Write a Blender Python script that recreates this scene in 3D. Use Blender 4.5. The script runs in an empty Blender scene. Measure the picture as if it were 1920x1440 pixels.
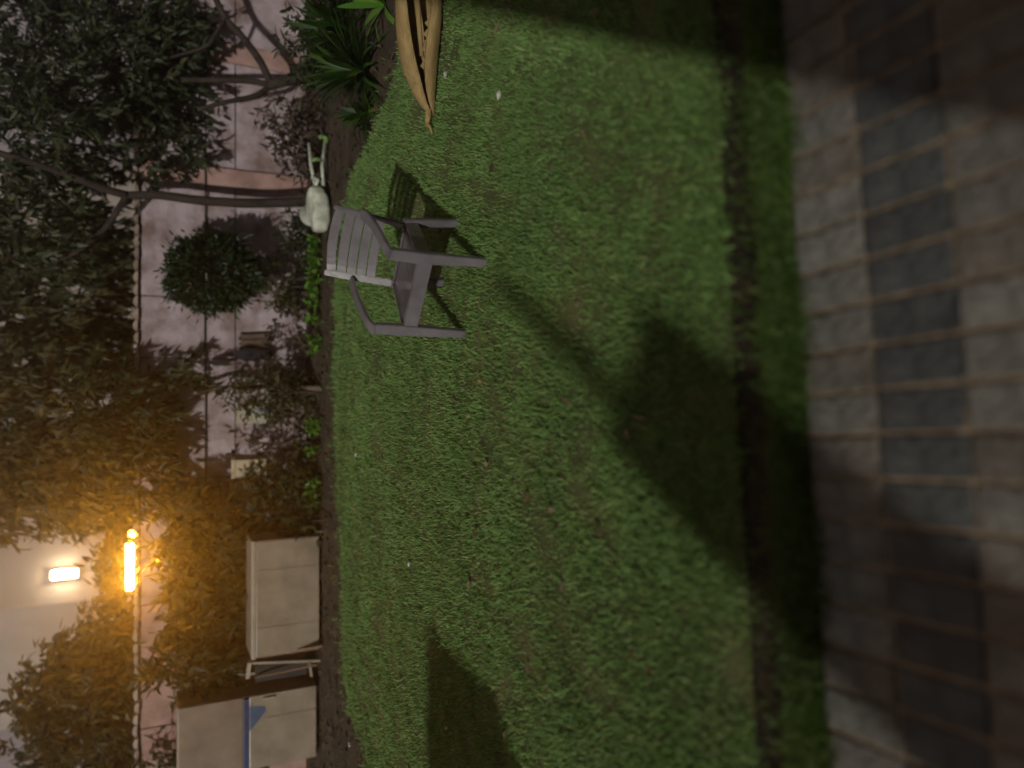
import bpy, bmesh, math, random
import numpy as np
from mathutils import Vector, Matrix

random.seed(7); rng = np.random.default_rng(7)
S = bpy.context.scene
R = math.radians

# ------------------------------------------------------------------ camera (phone held sideways: world up is image left)
CAM_H, F_PX, PITCH = 1.5, 1387.0, R(25.4)
st, ct = math.sin(PITCH), math.cos(PITCH)
cam_d = bpy.data.cameras.new('camera'); cam = bpy.data.objects.new('camera', cam_d); S.collection.objects.link(cam)
S.camera = cam
cam_d.sensor_width = 36; cam_d.sensor_fit = 'HORIZONTAL'; cam_d.lens = 36 * F_PX / 1920
cam_d.clip_start = 0.05; cam_d.clip_end = 500
fw = Vector((0, ct, -st)); yl = Vector((1, 0, 0)); zl = -fw; xl = yl.cross(zl)
m = Matrix((xl, yl, zl)).transposed().to_4x4(); m.translation = (0, 0, CAM_H)
cam.matrix_world = m
cam_d.dof.use_dof = True; cam_d.dof.focus_distance = 4.6; cam_d.dof.aperture_fstop = 0.65

# ------------------------------------------------------------------ sky, low key light, exposure
SUN_AZ = Vector((0.47, 0.88)).normalized(); SUN_EL = R(27)
w = bpy.data.worlds.new('World'); S.world = w; w.use_nodes = True
nt = w.node_tree; nt.nodes.clear()
wo = nt.nodes.new('ShaderNodeOutputWorld'); bg = nt.nodes.new('ShaderNodeBackground')
sky = nt.nodes.new('ShaderNodeTexSky'); sky.sky_type = 'NISHITA'; sky.sun_disc = False
sky.sun_elevation = SUN_EL; sky.sun_rotation = math.atan2(-SUN_AZ.x, -SUN_AZ.y)
mx = nt.nodes.new('ShaderNodeMix'); mx.data_type = 'RGBA'; mx.blend_type = 'MIX'
mx.inputs['Factor'].default_value = 0.97
mx.inputs['B'].default_value = (2.5, 2.05, 1.95, 1)        # town glow on a night sky
nt.links.new(sky.outputs[0], mx.inputs['A']); nt.links.new(mx.outputs['Result'], bg.inputs[0])
bg.inputs[1].default_value = 0.068
nt.links.new(bg.outputs[0], wo.inputs[0])
sun_d = bpy.data.lights.new('sun', 'SUN'); sun_d.energy = 2.9; sun_d.angle = R(1.1); sun_d.color = (1.0, 0.95, 0.86)
sun = bpy.data.objects.new('sun', sun_d); S.collection.objects.link(sun)
sun.rotation_euler = Vector((SUN_AZ.x * math.cos(SUN_EL), SUN_AZ.y * math.cos(SUN_EL), -math.sin(SUN_EL))).to_track_quat('-Z', 'Y').to_euler()
S.view_settings.view_transform = 'Standard'; S.view_settings.look = 'None'
S.view_settings.exposure = 0; S.view_settings.gamma = 1
S.cycles.max_bounces = 5; S.cycles.use_adaptive_sampling = True; S.cycles.adaptive_threshold = 0.02; S.cycles.transparent_max_bounces = 8
S.cycles.use_denoising = True

# ------------------------------------------------------------------ helpers
def ray(px, py):
    xc = (1440 - py - 720) / F_PX; t = (px - 960) / F_PX
    return Vector((xc, ct - t * st, -(st + t * ct)))
def G(px, py, z=0.0):
    d = ray(px, py); k = (z - CAM_H) / d.z
    return Vector((d.x * k, d.y * k, z))
def D(px, py, Y):
    d = ray(px, py); k = Y / d.y
    return Vector((d.x * k, Y, CAM_H + d.z * k))

def link(o, parent=None):
    S.collection.objects.link(o)
    if parent: o.parent = parent
    return o
def tag(o, label=None, cat=None, group=None, kind=None):
    if label: o['label'] = label
    if cat: o['category'] = cat
    if group: o['group'] = group
    if kind: o['kind'] = kind
    return o
def empty(name, loc, label, cat, group=None, rz=0):
    o = bpy.data.objects.new(name, None); o.location = loc; o.rotation_euler.z = rz
    o.empty_display_size = 0.1
    link(o); return tag(o, label, cat, group)
def mesh_obj(name, verts, faces, mat, parent=None, smooth=False, off=None):
    me = bpy.data.meshes.new(name)
    if off is not None: verts = [Vector(v) - Vector(off) for v in verts]
    me.from_pydata([tuple(v) for v in verts], [], faces); me.update()
    if smooth: me.polygons.foreach_set('use_smooth', [True] * len(me.polygons))
    me.materials.append(mat)
    return link(bpy.data.objects.new(name, me), parent)
def bm_obj(name, bm, mat, parent=None, smooth=False):
    me = bpy.data.meshes.new(name); bm.to_mesh(me); bm.free()
    if smooth: me.polygons.foreach_set('use_smooth', [True] * len(me.polygons))
    me.materials.append(mat)
    return link(bpy.data.objects.new(name, me), parent)
def np_obj(name, V, loops, sizes, mat, parent=None):
    me = bpy.data.meshes.new(name)
    me.vertices.add(len(V)); me.vertices.foreach_set('co', np.asarray(V, np.float32).ravel())
    me.loops.add(len(loops)); me.loops.foreach_set('vertex_index', np.asarray(loops, np.int32))
    sizes = np.asarray(sizes, np.int32); starts = np.concatenate([[0], np.cumsum(sizes)[:-1]]).astype(np.int32)
    me.polygons.add(len(sizes)); me.polygons.foreach_set('loop_start', starts)
    me.update(calc_edges=True); me.validate()
    me.materials.append(mat)
    return link(bpy.data.objects.new(name, me), parent)

def box_bm(bm, lo, hi, bev=0.0, M=None):
    r = bmesh.ops.create_cube(bm, size=1.0)
    vs = r['verts']
    for v in vs:
        v.co = Vector([(lo[i] + hi[i]) / 2 + v.co[i] * (hi[i] - lo[i]) for i in range(3)])
    if bev > 0:
        es = list({e for v in vs for e in v.link_edges})
        q = bmesh.ops.bevel(bm, geom=es, offset=bev, segments=2, affect='EDGES', profile=0.6)
        vs = list({v for f in q['faces'] for v in f.verts} | {v for v in vs if v.is_valid})
    if M is not None:
        for v in vs: v.co = M @ v.co
    return vs
def box(name, lo, hi, mat, parent=None, bev=0.0, M=None):
    bm = bmesh.new(); box_bm(bm, lo, hi, bev, M); return bm_obj(name, bm, mat, parent)

def tube_data(pts, rad, n=7, wob=0.0):
    pts = [Vector(p) for p in pts]; V = []; Fc = []
    up = Vector((0.3, 0.2, 1)).normalized()
    for i, p in enumerate(pts):
        t = (pts[min(i + 1, len(pts) - 1)] - pts[max(i - 1, 0)]).normalized()
        a = t.cross(up)
        if a.length < 0.05: a = t.cross(Vector((1, 0, 0)))
        a.normalize(); b = t.cross(a)
        for k in range(n):
            an = 2 * math.pi * k / n
            r = rad[i] * (1 + wob * (random.random() - .5))
            V.append(p + (a * math.cos(an) + b * math.sin(an)) * r)
    for i in range(len(pts) - 1):
        for k in range(n):
            Fc.append((i * n + k, i * n + (k + 1) % n, (i + 1) * n + (k + 1) % n, (i + 1) * n + k))
    Fc.append(tuple(range(n - 1, -1, -1))); Fc.append(tuple((len(pts) - 1) * n + k for k in range(n)))
    return V, Fc
def spline(pts, n=6):
    pts = [Vector(p) for p in pts]; out = []
    P = [pts[0] * 2 - pts[1]] + pts + [pts[-1] * 2 - pts[-2]]
    for i in range(1, len(P) - 2):
        for k in range(n):
            t = k / n
            a, b, c, d = P[i - 1], P[i], P[i + 1], P[i + 2]
            out.append(0.5 * ((2 * b) + (c - a) * t + (2 * a - 5 * b + 4 * c - d) * t * t + (3 * b - a - 3 * c + d) * t ** 3))
    out.append(pts[-1]); return out
def tube(name, pts, r0, r1, mat, parent=None, n=7, wob=0.0, off=None, sm=True):
    k = len(pts)
    V, Fc = tube_data(pts, [r0 + (r1 - r0) * i / (k - 1) for i in range(k)], n, wob)
    return mesh_obj(name, V, Fc, mat, parent, sm, off)
def tubes(name, lst, mat, parent=None, n=7, wob=0.1, off=None):
    V, Fc = [], []
    for pts, r0, r1 in lst:
        pts = spline(pts, 5); k = len(pts)
        v, f = tube_data(pts, [r0 + (r1 - r0) * i / (k - 1) for i in range(k)], n, wob)
        b = len(V); V += v; Fc += [tuple(b + q for q in g) for g in f]
    return mesh_obj(name, V, Fc, mat, parent, True, off)

# leaves: folded six-sided blades, many in one part
def leaves(name, P, Dr, L, W, mat, parent=None, off=None, curl=0.15):
    P = np.asarray(P, float); n = len(P)
    Dr = Dr / (np.linalg.norm(Dr, axis=1, keepdims=True) + 1e-9)
    ref = rng.normal(size=(n, 3)) * 0.6 + np.array([0, 0, 1.0])
    sd = np.cross(Dr, ref); sd /= (np.linalg.norm(sd, axis=1, keepdims=True) + 1e-9)
    nr = np.cross(sd, Dr)
    L = np.broadcast_to(L, (n,))[:, None]; W = np.broadcast_to(W, (n,))[:, None]
    if off is not None: P = P - np.array(off)
    cu = rng.uniform(0.3, 1.4, (n, 1)) * curl
    def at(s, side, lift): return P + Dr * L * s + sd * W * side + nr * (W * lift - L * cu * s * s)
    v = np.stack([at(0, 0, 0), at(.3, 0, 0), at(.68, 0, 0), at(1, 0, 0),
                  at(.28, .46, .16), at(.66, .38, .14), at(.28, -.46, .16), at(.66, -.38, .14)], 1).reshape(-1, 3)
    pat = [0, 1, 4, 1, 2, 5, 4, 2, 3, 5, 0, 6, 1, 1, 6, 7, 2, 2, 7, 3]; sz = [3, 4, 3, 3, 4, 3]
    lp = (np.array(pat)[None, :] + 8 * np.arange(n)[:, None]).ravel()
    return np_obj(name, v, lp, np.tile(sz, n), mat, parent)

def crown_points(blobs, twig_leaves=14, twig_len=0.28, hang=0.35):
    """blobs: (centre, radii, n_leaves). Leaves sit along short twigs scattered toward the outside of each blob."""
    PP, DD = [], []
    for c, r, nl in blobs:
        nt_ = max(1, int(nl / twig_leaves)); c = np.array(c); r = np.array(r)
        d = rng.normal(size=(nt_, 3)); d /= np.linalg.norm(d, axis=1, keepdims=True)
        rad = rng.uniform(0.15, 1, (nt_, 1)) ** 0.45
        rad *= 1 + 0.18 * np.sin(d[:, :1] * 7 + c[0] * 3) * np.cos(d[:, 2:] * 6)
        base = c + d * rad * r
        td = d * 0.8 + rng.normal(size=(nt_, 3)) * 0.6 + np.array([0, 0, -hang])
        td /= np.linalg.norm(td, axis=1, keepdims=True)
        s = rng.uniform(0, 1, (nt_, twig_leaves, 1))
        p = base[:, None, :] + td[:, None, :] * (s * twig_len) + rng.normal(size=(nt_, twig_leaves, 3)) * 0.02
        ld = td[:, None, :] * 0.7 + rng.normal(size=(nt_, twig_leaves, 3)) * 0.65 + np.array([0, 0, -hang])
        PP.append(p.reshape(-1, 3)); DD.append(ld.reshape(-1, 3))
    return np.concatenate(PP), np.concatenate(DD)

# ------------------------------------------------------------------ materials
def mat(name, c1, c2=None, scale=6.0, rough=0.8, bump=0.0, bscale=40.0, detail=4, spec=0.3, metal=0.0, rnd=0.0, coord='Object', stretch=None, ramp=(0.35, 0.65)):
    M = bpy.data.materials.new(name); M.use_nodes = True; t = M.node_tree; N = t.nodes; L = t.links
    b = N['Principled BSDF']
    b.inputs['Roughness'].default_value = rough; b.inputs['Metallic'].default_value = metal
    b.inputs['Specular IOR Level'].default_value = spec
    tc = N.new('ShaderNodeTexCoord'); src = tc.outputs[coord]
    if stretch:
        mp = N.new('ShaderNodeMapping'); mp.inputs['Scale'].default_value = stretch
        L.new(src, mp.inputs[0]); src = mp.outputs[0]
    if c2 is None: c2 = tuple(x * 0.75 for x in c1)
    nz = N.new('ShaderNodeTexNoise'); nz.inputs['Scale'].default_value = scale; nz.inputs['Detail'].default_value = detail
    nz.inputs['Roughness'].default_value = 0.6
    L.new(src, nz.inputs['Vector'])
    rp = N.new('ShaderNodeValToRGB'); rp.color_ramp.elements[0].position = ramp[0]; rp.color_ramp.elements[1].position = ramp[1]
    rp.color_ramp.elements[0].color = (*c1, 1); rp.color_ramp.elements[1].color = (*c2, 1)
    L.new(nz.outputs['Fac'], rp.inputs[0]); col = rp.outputs[0]
    if rnd > 0:
        oi = N.new('ShaderNodeObjectInfo'); mr = N.new('ShaderNodeMapRange')
        mr.inputs['To Min'].default_value = 1 - rnd; mr.inputs['To Max'].default_value = 1 + rnd
        L.new(oi.outputs['Random'], mr.inputs[0])
        mm = N.new('ShaderNodeMix'); mm.data_type = 'RGBA'; mm.blend_type = 'MULTIPLY'; mm.inputs['Factor'].default_value = 1
        L.new(col, mm.inputs['A']); L.new(mr.outputs[0], mm.inputs['B']); col = mm.outputs['Result']
    L.new(col, b.inputs['Base Color'])
    if bump > 0:
        n2 = N.new('ShaderNodeTexNoise'); n2.inputs['Scale'].default_value = bscale; n2.inputs['Detail'].default_value = 6
        L.new(src, n2.inputs['Vector'])
        bp = N.new('ShaderNodeBump'); bp.inputs['Strength'].default_value = bump; bp.inputs['Distance'].default_value = 0.02
        L.new(n2.outputs['Fac'], bp.inputs['Height']); L.new(bp.outputs[0], b.inputs['Normal'])
    return M
def leafmat(name, c1, c2, c3=None, trans=0.35, rough=0.5, scale=2.0):
    """each leaf its own tint (random per island), some light through the blade"""
    M = bpy.data.materials.new(name); M.use_nodes = True; t = M.node_tree; N = t.nodes; L = t.links
    b = N['Principled BSDF']; b.inputs['Roughness'].default_value = rough; b.inputs['Specular IOR Level'].default_value = 0.35
    g = N.new('ShaderNodeNewGeometry'); rp = N.new('ShaderNodeValToRGB')
    rp.color_ramp.elements[0].color = (*c1, 1); rp.color_ramp.elements[1].color = (*c2, 1)
    if c3:
        e = rp.color_ramp.elements.new(0.93); e.color = (*c2, 1); rp.color_ramp.elements[-1].color = (*c3, 1)
    L.new(g.outputs['Random Per Island'], rp.inputs[0])
    L.new(rp.outputs[0], b.inputs['Base Color'])
    tr = N.new('ShaderNodeBsdfTranslucent'); L.new(rp.outputs[0], tr.inputs[0])
    ms = N.new('ShaderNodeMixShader'); ms.inputs[0].default_value = trans
    L.new(b.outputs[0], ms.inputs[1]); L.new(tr.outputs[0], ms.inputs[2])
    L.new(ms.outputs[0], N['Material Output'].inputs[0])
    return M
def patchy(M, dark, brown, sc=1.4):
    t = M.node_tree; N = t.nodes; L = t.links; rp = next(n for n in N if n.type == 'VALTORGB')
    tc = N.new('ShaderNodeTexCoord'); col = rp.outputs[0]
    dst = [l.to_socket for l in col.links]
    for scale, c, lo, hi in ((sc, dark, .42, .68), (sc * 2.7, brown, .52, .78)):
        nz = N.new('ShaderNodeTexNoise'); nz.inputs['Scale'].default_value = scale; nz.inputs['Detail'].default_value = 6; nz.inputs['Roughness'].default_value = .65
        L.new(tc.outputs['Object'], nz.inputs['Vector'])
        mr = N.new('ShaderNodeMapRange'); mr.inputs['From Min'].default_value = lo; mr.inputs['From Max'].default_value = hi; mr.inputs['To Max'].default_value = .55 if c is dark else .30
        L.new(nz.outputs['Fac'], mr.inputs[0])
        mm = N.new('ShaderNodeMix'); mm.data_type = 'RGBA'; L.new(mr.outputs[0], mm.inputs['Factor']); L.new(col, mm.inputs['A']); mm.inputs['B'].default_value = (*c, 1)
        col = mm.outputs['Result']
    for d in dst: L.new(col, d)
    return M
def emit(name, col, k):
    M = bpy.data.materials.new(name); M.use_nodes = True; t = M.node_tree; t.nodes.clear()
    e = t.nodes.new('ShaderNodeEmission'); e.inputs[0].default_value = (*col, 1); e.inputs[1].default_value = k
    o = t.nodes.new('ShaderNodeOutputMaterial'); t.links.new(e.outputs[0], o.inputs[0]); return M

M_soil = mat('soil', (0.026, 0.019, 0.011), (0.060, 0.043, 0.025), 5, 0.95, 0.8, 30)
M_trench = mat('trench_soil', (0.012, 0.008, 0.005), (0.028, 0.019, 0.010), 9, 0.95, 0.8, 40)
M_lawn = mat('lawn_soil', (0.040, 0.060, 0.016), (0.085, 0.085, 0.032), 2.2, 0.95, 0.7, 60, detail=8)
M_blade = leafmat('grass_blade', (0.082, 0.175, 0.038), (0.185, 0.312, 0.090), (0.30, 0.28, 0.14), 0.25, 0.7)
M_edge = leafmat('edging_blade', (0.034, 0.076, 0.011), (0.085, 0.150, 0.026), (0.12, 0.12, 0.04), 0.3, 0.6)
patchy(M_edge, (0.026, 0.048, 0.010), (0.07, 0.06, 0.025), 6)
patchy(M_blade, (0.066, 0.112, 0.030), (0.165, 0.150, 0.075))
M_sand = mat('joint_sand', (0.12, 0.090, 0.055), (0.25, 0.195, 0.13), 20, 0.95, 0.5, 120)
M_pale = mat('pale_paver', (0.080, 0.080, 0.070), (0.152, 0.150, 0.132), 16, 0.8, 0.6, 70, rnd=0.18, detail=8)
M_brown_shade = mat('brown_shade_paver', (0.074, 0.068, 0.056), (0.122, 0.112, 0.094), 16, 0.8, 0.6, 70, rnd=0.18, detail=8)
M_slate = mat('slate_paver', (0.028, 0.033, 0.035), (0.060, 0.068, 0.068), 14, 0.75, 0.6, 70, rnd=0.16, detail=8)
M_wall = mat('wall_plaster', (0.29, 0.243, 0.262), (0.135, 0.092, 0.085), 3.4, 0.9, 0.7, 12, detail=10, ramp=(0.42, 0.66))
M_pink = mat('pink_plaster', (0.30, 0.195, 0.172), (0.19, 0.118, 0.10), 5, 0.9, 0.3, 25, detail=6)
M_groove = mat('wall_joint', (0.045, 0.034, 0.033), (0.07, 0.055, 0.05), 6, 0.95)
M_coping = mat('coping_tile', (0.16, 0.11, 0.085), (0.24, 0.19, 0.16), 14, 0.28, 0.2, 60, spec=0.6, rnd=0.25)
M_bark = mat('bark', (0.012, 0.009, 0.007), (0.032, 0.023, 0.018), 8, 0.9, 0.9, 25, stretch=(1, 1, 0.3))
M_barkpale = mat('pale_bark', (0.07, 0.055, 0.04), (0.11, 0.09, 0.065), 8, 0.9, 0.8, 25)
M_leafdk = leafmat('dark_leaf', (0.012, 0.020, 0.007), (0.036, 0.046, 0.018), (0.085, 0.085, 0.038), 0.35, 0.55)
M_leafmid = leafmat('garden_leaf', (0.022, 0.028, 0.009), (0.062, 0.062, 0.022), (0.10, 0.095, 0.04), 0.45, 0.6)
M_leafwarm = leafmat('warm_leaf', (0.018, 0.023, 0.007), (0.052, 0.056, 0.016), (0.10, 0.09, 0.03), 0.45, 0.5)
M_ball = leafmat('clipped_leaf', (0.005, 0.014, 0.004), (0.014, 0.036, 0.007), None, 0.25, 0.5)
M_bright = leafmat('bright_leaf', (0.050, 0.140, 0.014), (0.105, 0.215, 0.026), None, 0.35, 0.45)
M_spike = leafmat('spiky_leaf', (0.008, 0.026, 0.004), (0.032, 0.072, 0.010), (0.12, 0.16, 0.02), 0.3, 0.4)
M_dryleaf = leafmat('dry_leaf', (0.030, 0.022, 0.014), (0.070, 0.050, 0.034), None, 0.3, 0.7)
M_fallen = leafmat('fallen_leaf', (0.05, 0.035, 0.018), (0.17, 0.135, 0.075), None, 0.15, 0.7)
M_chair = mat('grey_plastic', (0.128, 0.120, 0.130), (0.088, 0.082, 0.090), 7, 0.24, 0.06, 20, spec=0.45, detail=8)
M_white = mat('white_plastic', (0.46, 0.47, 0.39), (0.25, 0.27, 0.22), 12, 0.5, 0.2, 20)
M_grip = mat('green_grip', (0.07, 0.13, 0.03), (0.12, 0.19, 0.06), 12, 0.5)
M_steel = mat('pale_tube', (0.30, 0.32, 0.27), (0.22, 0.24, 0.20), 14, 0.35, spec=0.5)
M_rubber = mat('dark_rubber', (0.02, 0.02, 0.02), None, 10, 0.8)
M_black = mat('black_cloth', (0.006, 0.006, 0.010), (0.012, 0.012, 0.018), 6, 0.9, 0.5, 12)
M_beige = mat('beige_laminate', (0.215, 0.178, 0.130), (0.135, 0.108, 0.078), 3.5, 0.34, 0.10, 10, spec=0.5, detail=9)
M_beige2 = mat('beige_board', (0.18, 0.138, 0.10), (0.105, 0.080, 0.058), 3.0, 0.45, 0.10, 10, detail=9)
M_trim = mat('cream_trim', (0.26, 0.22, 0.17), (0.2, 0.17, 0.13), 6, 0.5)
M_blue = mat('blue_trim', (0.012, 0.020, 0.060), (0.020, 0.036, 0.10), 6, 0.4)
M_bluelt = mat('blue_sticker', (0.035, 0.085, 0.15), (0.03, 0.045, 0.09), 9, 0.4)
M_wood = mat('brown_wood', (0.10, 0.055, 0.035), (0.14, 0.085, 0.055), 3, 0.7, 0.3, 20, stretch=(6, 6, 0.6))
M_cloth = mat('brown_cloth', (0.055, 0.038, 0.028), (0.085, 0.060, 0.045), 8, 0.9, 0.4, 30)
M_cream = mat('cream_paint', (0.36, 0.31, 0.205), (0.30, 0.25, 0.17), 4, 0.6)
M_poster = mat('poster_paper', (0.28, 0.25, 0.165), (0.20, 0.22, 0.22), 5, 0.7)
M_spathe = mat('dry_spathe', (0.27, 0.195, 0.080), (0.18, 0.125, 0.050), 5, 0.75, 0.5, 30, stretch=(0.4, 5, 5))
M_house = mat('house_render', (0.30, 0.265, 0.235), (0.26, 0.23, 0.20), 1.2, 0.9, 0.2, 20)
M_roof = mat('house_roof', (0.14, 0.08, 0.06), None, 5, 0.9)
M_cable = mat('black_cable', (0.015, 0.013, 0.014), None, 5, 0.6)
M_brickpier = mat('pier_brick', (0.20, 0.10, 0.07), (0.26, 0.15, 0.10), 6, 0.9, 0.4, 30)
M_paper = mat('white_scrap', (0.45, 0.45, 0.41), (0.3, 0.3, 0.27), 20, 0.8)
M_pvc = mat('pale_pvc', (0.5, 0.52, 0.5), None, 10, 0.4)

# ------------------------------------------------------------------ ground, lawn, trench, edging, paving
tag(mesh_obj('ground', [(-90, -40, -0.012), (90, -40, -0.012), (90, 160, -0.012), (-90, 160, -0.012)], [(0, 1, 2, 3)], M_soil), kind='structure')
fdir = Vector((-0.083, 0.9965, 0)); rdir = Vector((0.9965, 0.083, 0))      # the paving's own axes
p0 = G(1511, 742); p0 = Vector((p0.x, p0.y, 0))                             # a paver corner on the far edge
def PV(a, b, z=0): q = p0 + rdir * a + fdir * b; return Vector((q.x, q.y, z))
near_b = (G(1380, 742) - p0).dot(fdir)                                       # lawn starts
edge_b = (G(1452, 742) - p0).dot(fdir)                                       # turf edging starts
far_img = [(690, 1440), (655, 1330), (640, 1200), (642, 1050), (632, 900), (628, 700), (630, 560), (640, 420), (662, 330), (700, 250), (740, 150), (770, 0)]
far = [G(*q) for q in far_img]
poly = [PV(-9, near_b), PV(9, near_b)] + [Vector((9, 4.0, 0)), Vector((4.2, 4.35, 0))] + far[::-1] + [Vector((-9, far[0].y - 0.2, 0))]
LAWN = np.array([(q.x, q.y) for q in poly])
tag(mesh_obj('lawn', [(q.x, q.y, 0.0) for q in poly], [tuple(range(len(poly)))], M_lawn), kind='structure')
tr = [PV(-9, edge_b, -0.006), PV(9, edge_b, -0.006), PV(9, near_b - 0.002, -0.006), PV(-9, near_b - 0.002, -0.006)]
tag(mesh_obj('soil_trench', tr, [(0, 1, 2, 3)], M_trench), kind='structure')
def inside(x, y, P):
    r = np.zeros(len(x), bool); j = len(P) - 1
    for i in range(len(P)):
        c = ((P[i, 1] > y) != (P[j, 1] > y)) & (x < (P[j, 0] - P[i, 0]) * (y - P[i, 1]) / (P[j, 1] - P[i, 1] + 1e-12) + P[i, 0])
        r ^= c; j = i
    return r
def blades(name, x, y, z, h, wd, mat_, lean=0.6):
    n = len(x); a = rng.uniform(0, 2 * np.pi, n); la = rng.uniform(0, 2 * np.pi, n); ln = rng.uniform(0.1, lean, n) * h
    b = np.stack([x, y, np.full(n, z)], 1)
    s = np.stack([np.cos(a) * wd / 2, np.sin(a) * wd / 2, np.zeros(n)], 1)
    lv = np.stack([np.cos(la) * ln, np.sin(la) * ln, np.zeros(n)], 1)
    mid = b + lv * 0.35 + np.stack([np.zeros(n), np.zeros(n), h * 0.6], 1)
    tip = b + lv + np.stack([np.zeros(n), np.zeros(n), h], 1)
    V = np.stack([b - s, b + s, mid + s * 0.7, mid - s * 0.7, tip], 1).reshape(-1, 3)
    lp = (np.array([0, 1, 2, 3, 3, 2, 4])[None] + 5 * np.arange(n)[:, None]).ravel()
    return np_obj(name, V, lp, np.tile([4, 3], n), mat_)
nb = 520000
yy = 1.45 + (9.3 - 1.45) * rng.uniform(0, 1, nb) ** 1.25; xx = rng.uniform(-1, 1, nb) * (1.6 + 0.58 * yy)
# tufty: thin out where a slow noise is low
tn = np.sin(xx * 5.1 + 1.3 * np.sin(yy * 3.7)) * np.sin(yy * 6.3 + 1.7 * np.sin(xx * 4.1)) + 0.6 * np.sin(xx * 13 + yy * 9) * np.sin(yy * 17 - xx * 6)
k = inside(xx, yy, LAWN) & (tn + rng.normal(0, 0.7, nb) > -0.75)
xx, yy, tn = xx[k], yy[k], tn[k]
ntf = 2600; cx_ = rng.uniform(-1, 1, ntf) * 5; cy_ = 1.6 + 7 * rng.uniform(0, 1, ntf) ** 1.1; kt = inside(cx_, cy_, LAWN); cx_, cy_ = cx_[kt], cy_[kt]
tfx = np.repeat(cx_, 26) + rng.normal(0, .022, len(cx_) * 26); tfy = np.repeat(cy_, 26) + rng.normal(0, .022, len(cx_) * 26)
tfh = np.repeat(rng.uniform(.028, .06, len(cx_)), 26) * rng.uniform(.6, 1.1, len(tfx))
xx = xx + rng.normal(0, .02, len(xx)); yy = yy + rng.normal(0, .02, len(xx)) * (1 + .8 * np.sin(xx * 9))
hh = rng.uniform(0.010, 0.036, len(xx)) * (1 + 0.35 * tn); wd = rng.uniform(0.003, 0.006, len(xx)) * (0.7 + yy * 0.12)
xx = np.concatenate([xx, tfx]); yy = np.concatenate([yy, tfy]); hh = np.concatenate([hh, tfh]); wd = np.concatenate([wd, rng.uniform(.003, .006, len(tfx)) * (.7 + tfy * .12)])
tag(blades('lawn_grass', xx, yy, 0.0, hh, wd, M_blade, 1.1), 'short mown green grass of the lawn', 'grass', kind='stuff')
nm = 26000
mx_ = rng.uniform(-5, 5, nm); my_ = rng.uniform(3.5, 8.6, nm)
k = ~inside(mx_, my_, LAWN) & (inside(mx_, my_ - np.abs(rng.normal(0, .28, nm)), LAWN))
mx_, my_ = mx_[k], my_[k]
tag(blades('margin_grass', mx_, my_, -0.012, rng.uniform(.015, .05, len(mx_)), rng.uniform(.005, .011, len(mx_)), M_blade, 1.2), 'thin straggling grass at the soil bed margin', 'grass', kind='stuff')
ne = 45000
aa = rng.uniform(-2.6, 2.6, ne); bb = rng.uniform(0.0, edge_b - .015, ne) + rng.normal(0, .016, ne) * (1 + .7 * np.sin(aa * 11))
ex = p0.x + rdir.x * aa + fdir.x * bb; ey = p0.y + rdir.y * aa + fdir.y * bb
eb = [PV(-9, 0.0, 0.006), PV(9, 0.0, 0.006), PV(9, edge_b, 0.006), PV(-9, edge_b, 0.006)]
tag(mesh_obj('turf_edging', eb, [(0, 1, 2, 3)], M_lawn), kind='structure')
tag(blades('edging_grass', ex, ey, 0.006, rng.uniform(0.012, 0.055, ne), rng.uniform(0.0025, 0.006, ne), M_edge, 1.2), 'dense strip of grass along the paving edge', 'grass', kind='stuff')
nw = 1500                                                                     # a few weeds in the trench
aa = rng.uniform(-2.6, 2.6, nw); bb = rng.uniform(edge_b, near_b, nw)
tag(blades('trench_grass', p0.x + rdir.x * aa + fdir.x * bb, p0.y + rdir.y * aa + fdir.y * bb, -0.006, rng.uniform(0.02, 0.05, nw), rng.uniform(0.003, 0.006, nw), M_edge, 1.2), 'sparse weeds in the dark soil trench', 'weeds', kind='stuff')

pav = bpy.data.objects.new('patio_paving', bpy.data.meshes.new('patio_paving')); link(pav); tag(pav, kind='structure')
pv = [PV(-6, -4.5, -0.010), PV(6, -4.5, -0.010), PV(6, 0.0, -0.010), PV(-6, 0.0, -0.010), PV(-6, -4.5, 0.0), PV(6, -4.5, 0.0), PV(6, 0.0, 0.0), PV(-6, 0.0, 0.0)]
pav.data.from_pydata([tuple(q) for q in pv], [], [(4, 5, 6, 7), (3, 2, 6, 7)]); pav.data.materials.append(M_sand)
PW, PD = 0.103, 0.210
protos = {}
for ki, mt in (('pale', M_pale), ('brown', M_brown_shade), ('slate', M_slate)):
    L_ = []
    for q in range(3):
        bm = bmesh.new()
        vs = box_bm(bm, (-PW / 2 + .0055, -PD / 2 + .0045, -0.02), (PW / 2 - .0055, PD / 2 - .0045, 0.008), 0)
        es = [e for e in bm.edges if all(v.co.z > 0 for v in e.verts)]
        bmesh.ops.bevel(bm, geom=es, offset=0.005, segments=2, affect='EDGES')
        for v in bm.verts: v.co += Vector((random.uniform(-1, 1), random.uniform(-1, 1), random.uniform(-.6, .6))) * 0.0013
        me = bpy.data.meshes.new('paver'); bm.to_mesh(me); bm.free(); me.materials.append(mt); L_.append(me)
    protos[ki] = L_
ang = math.atan2(rdir.y, rdir.x)
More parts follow.
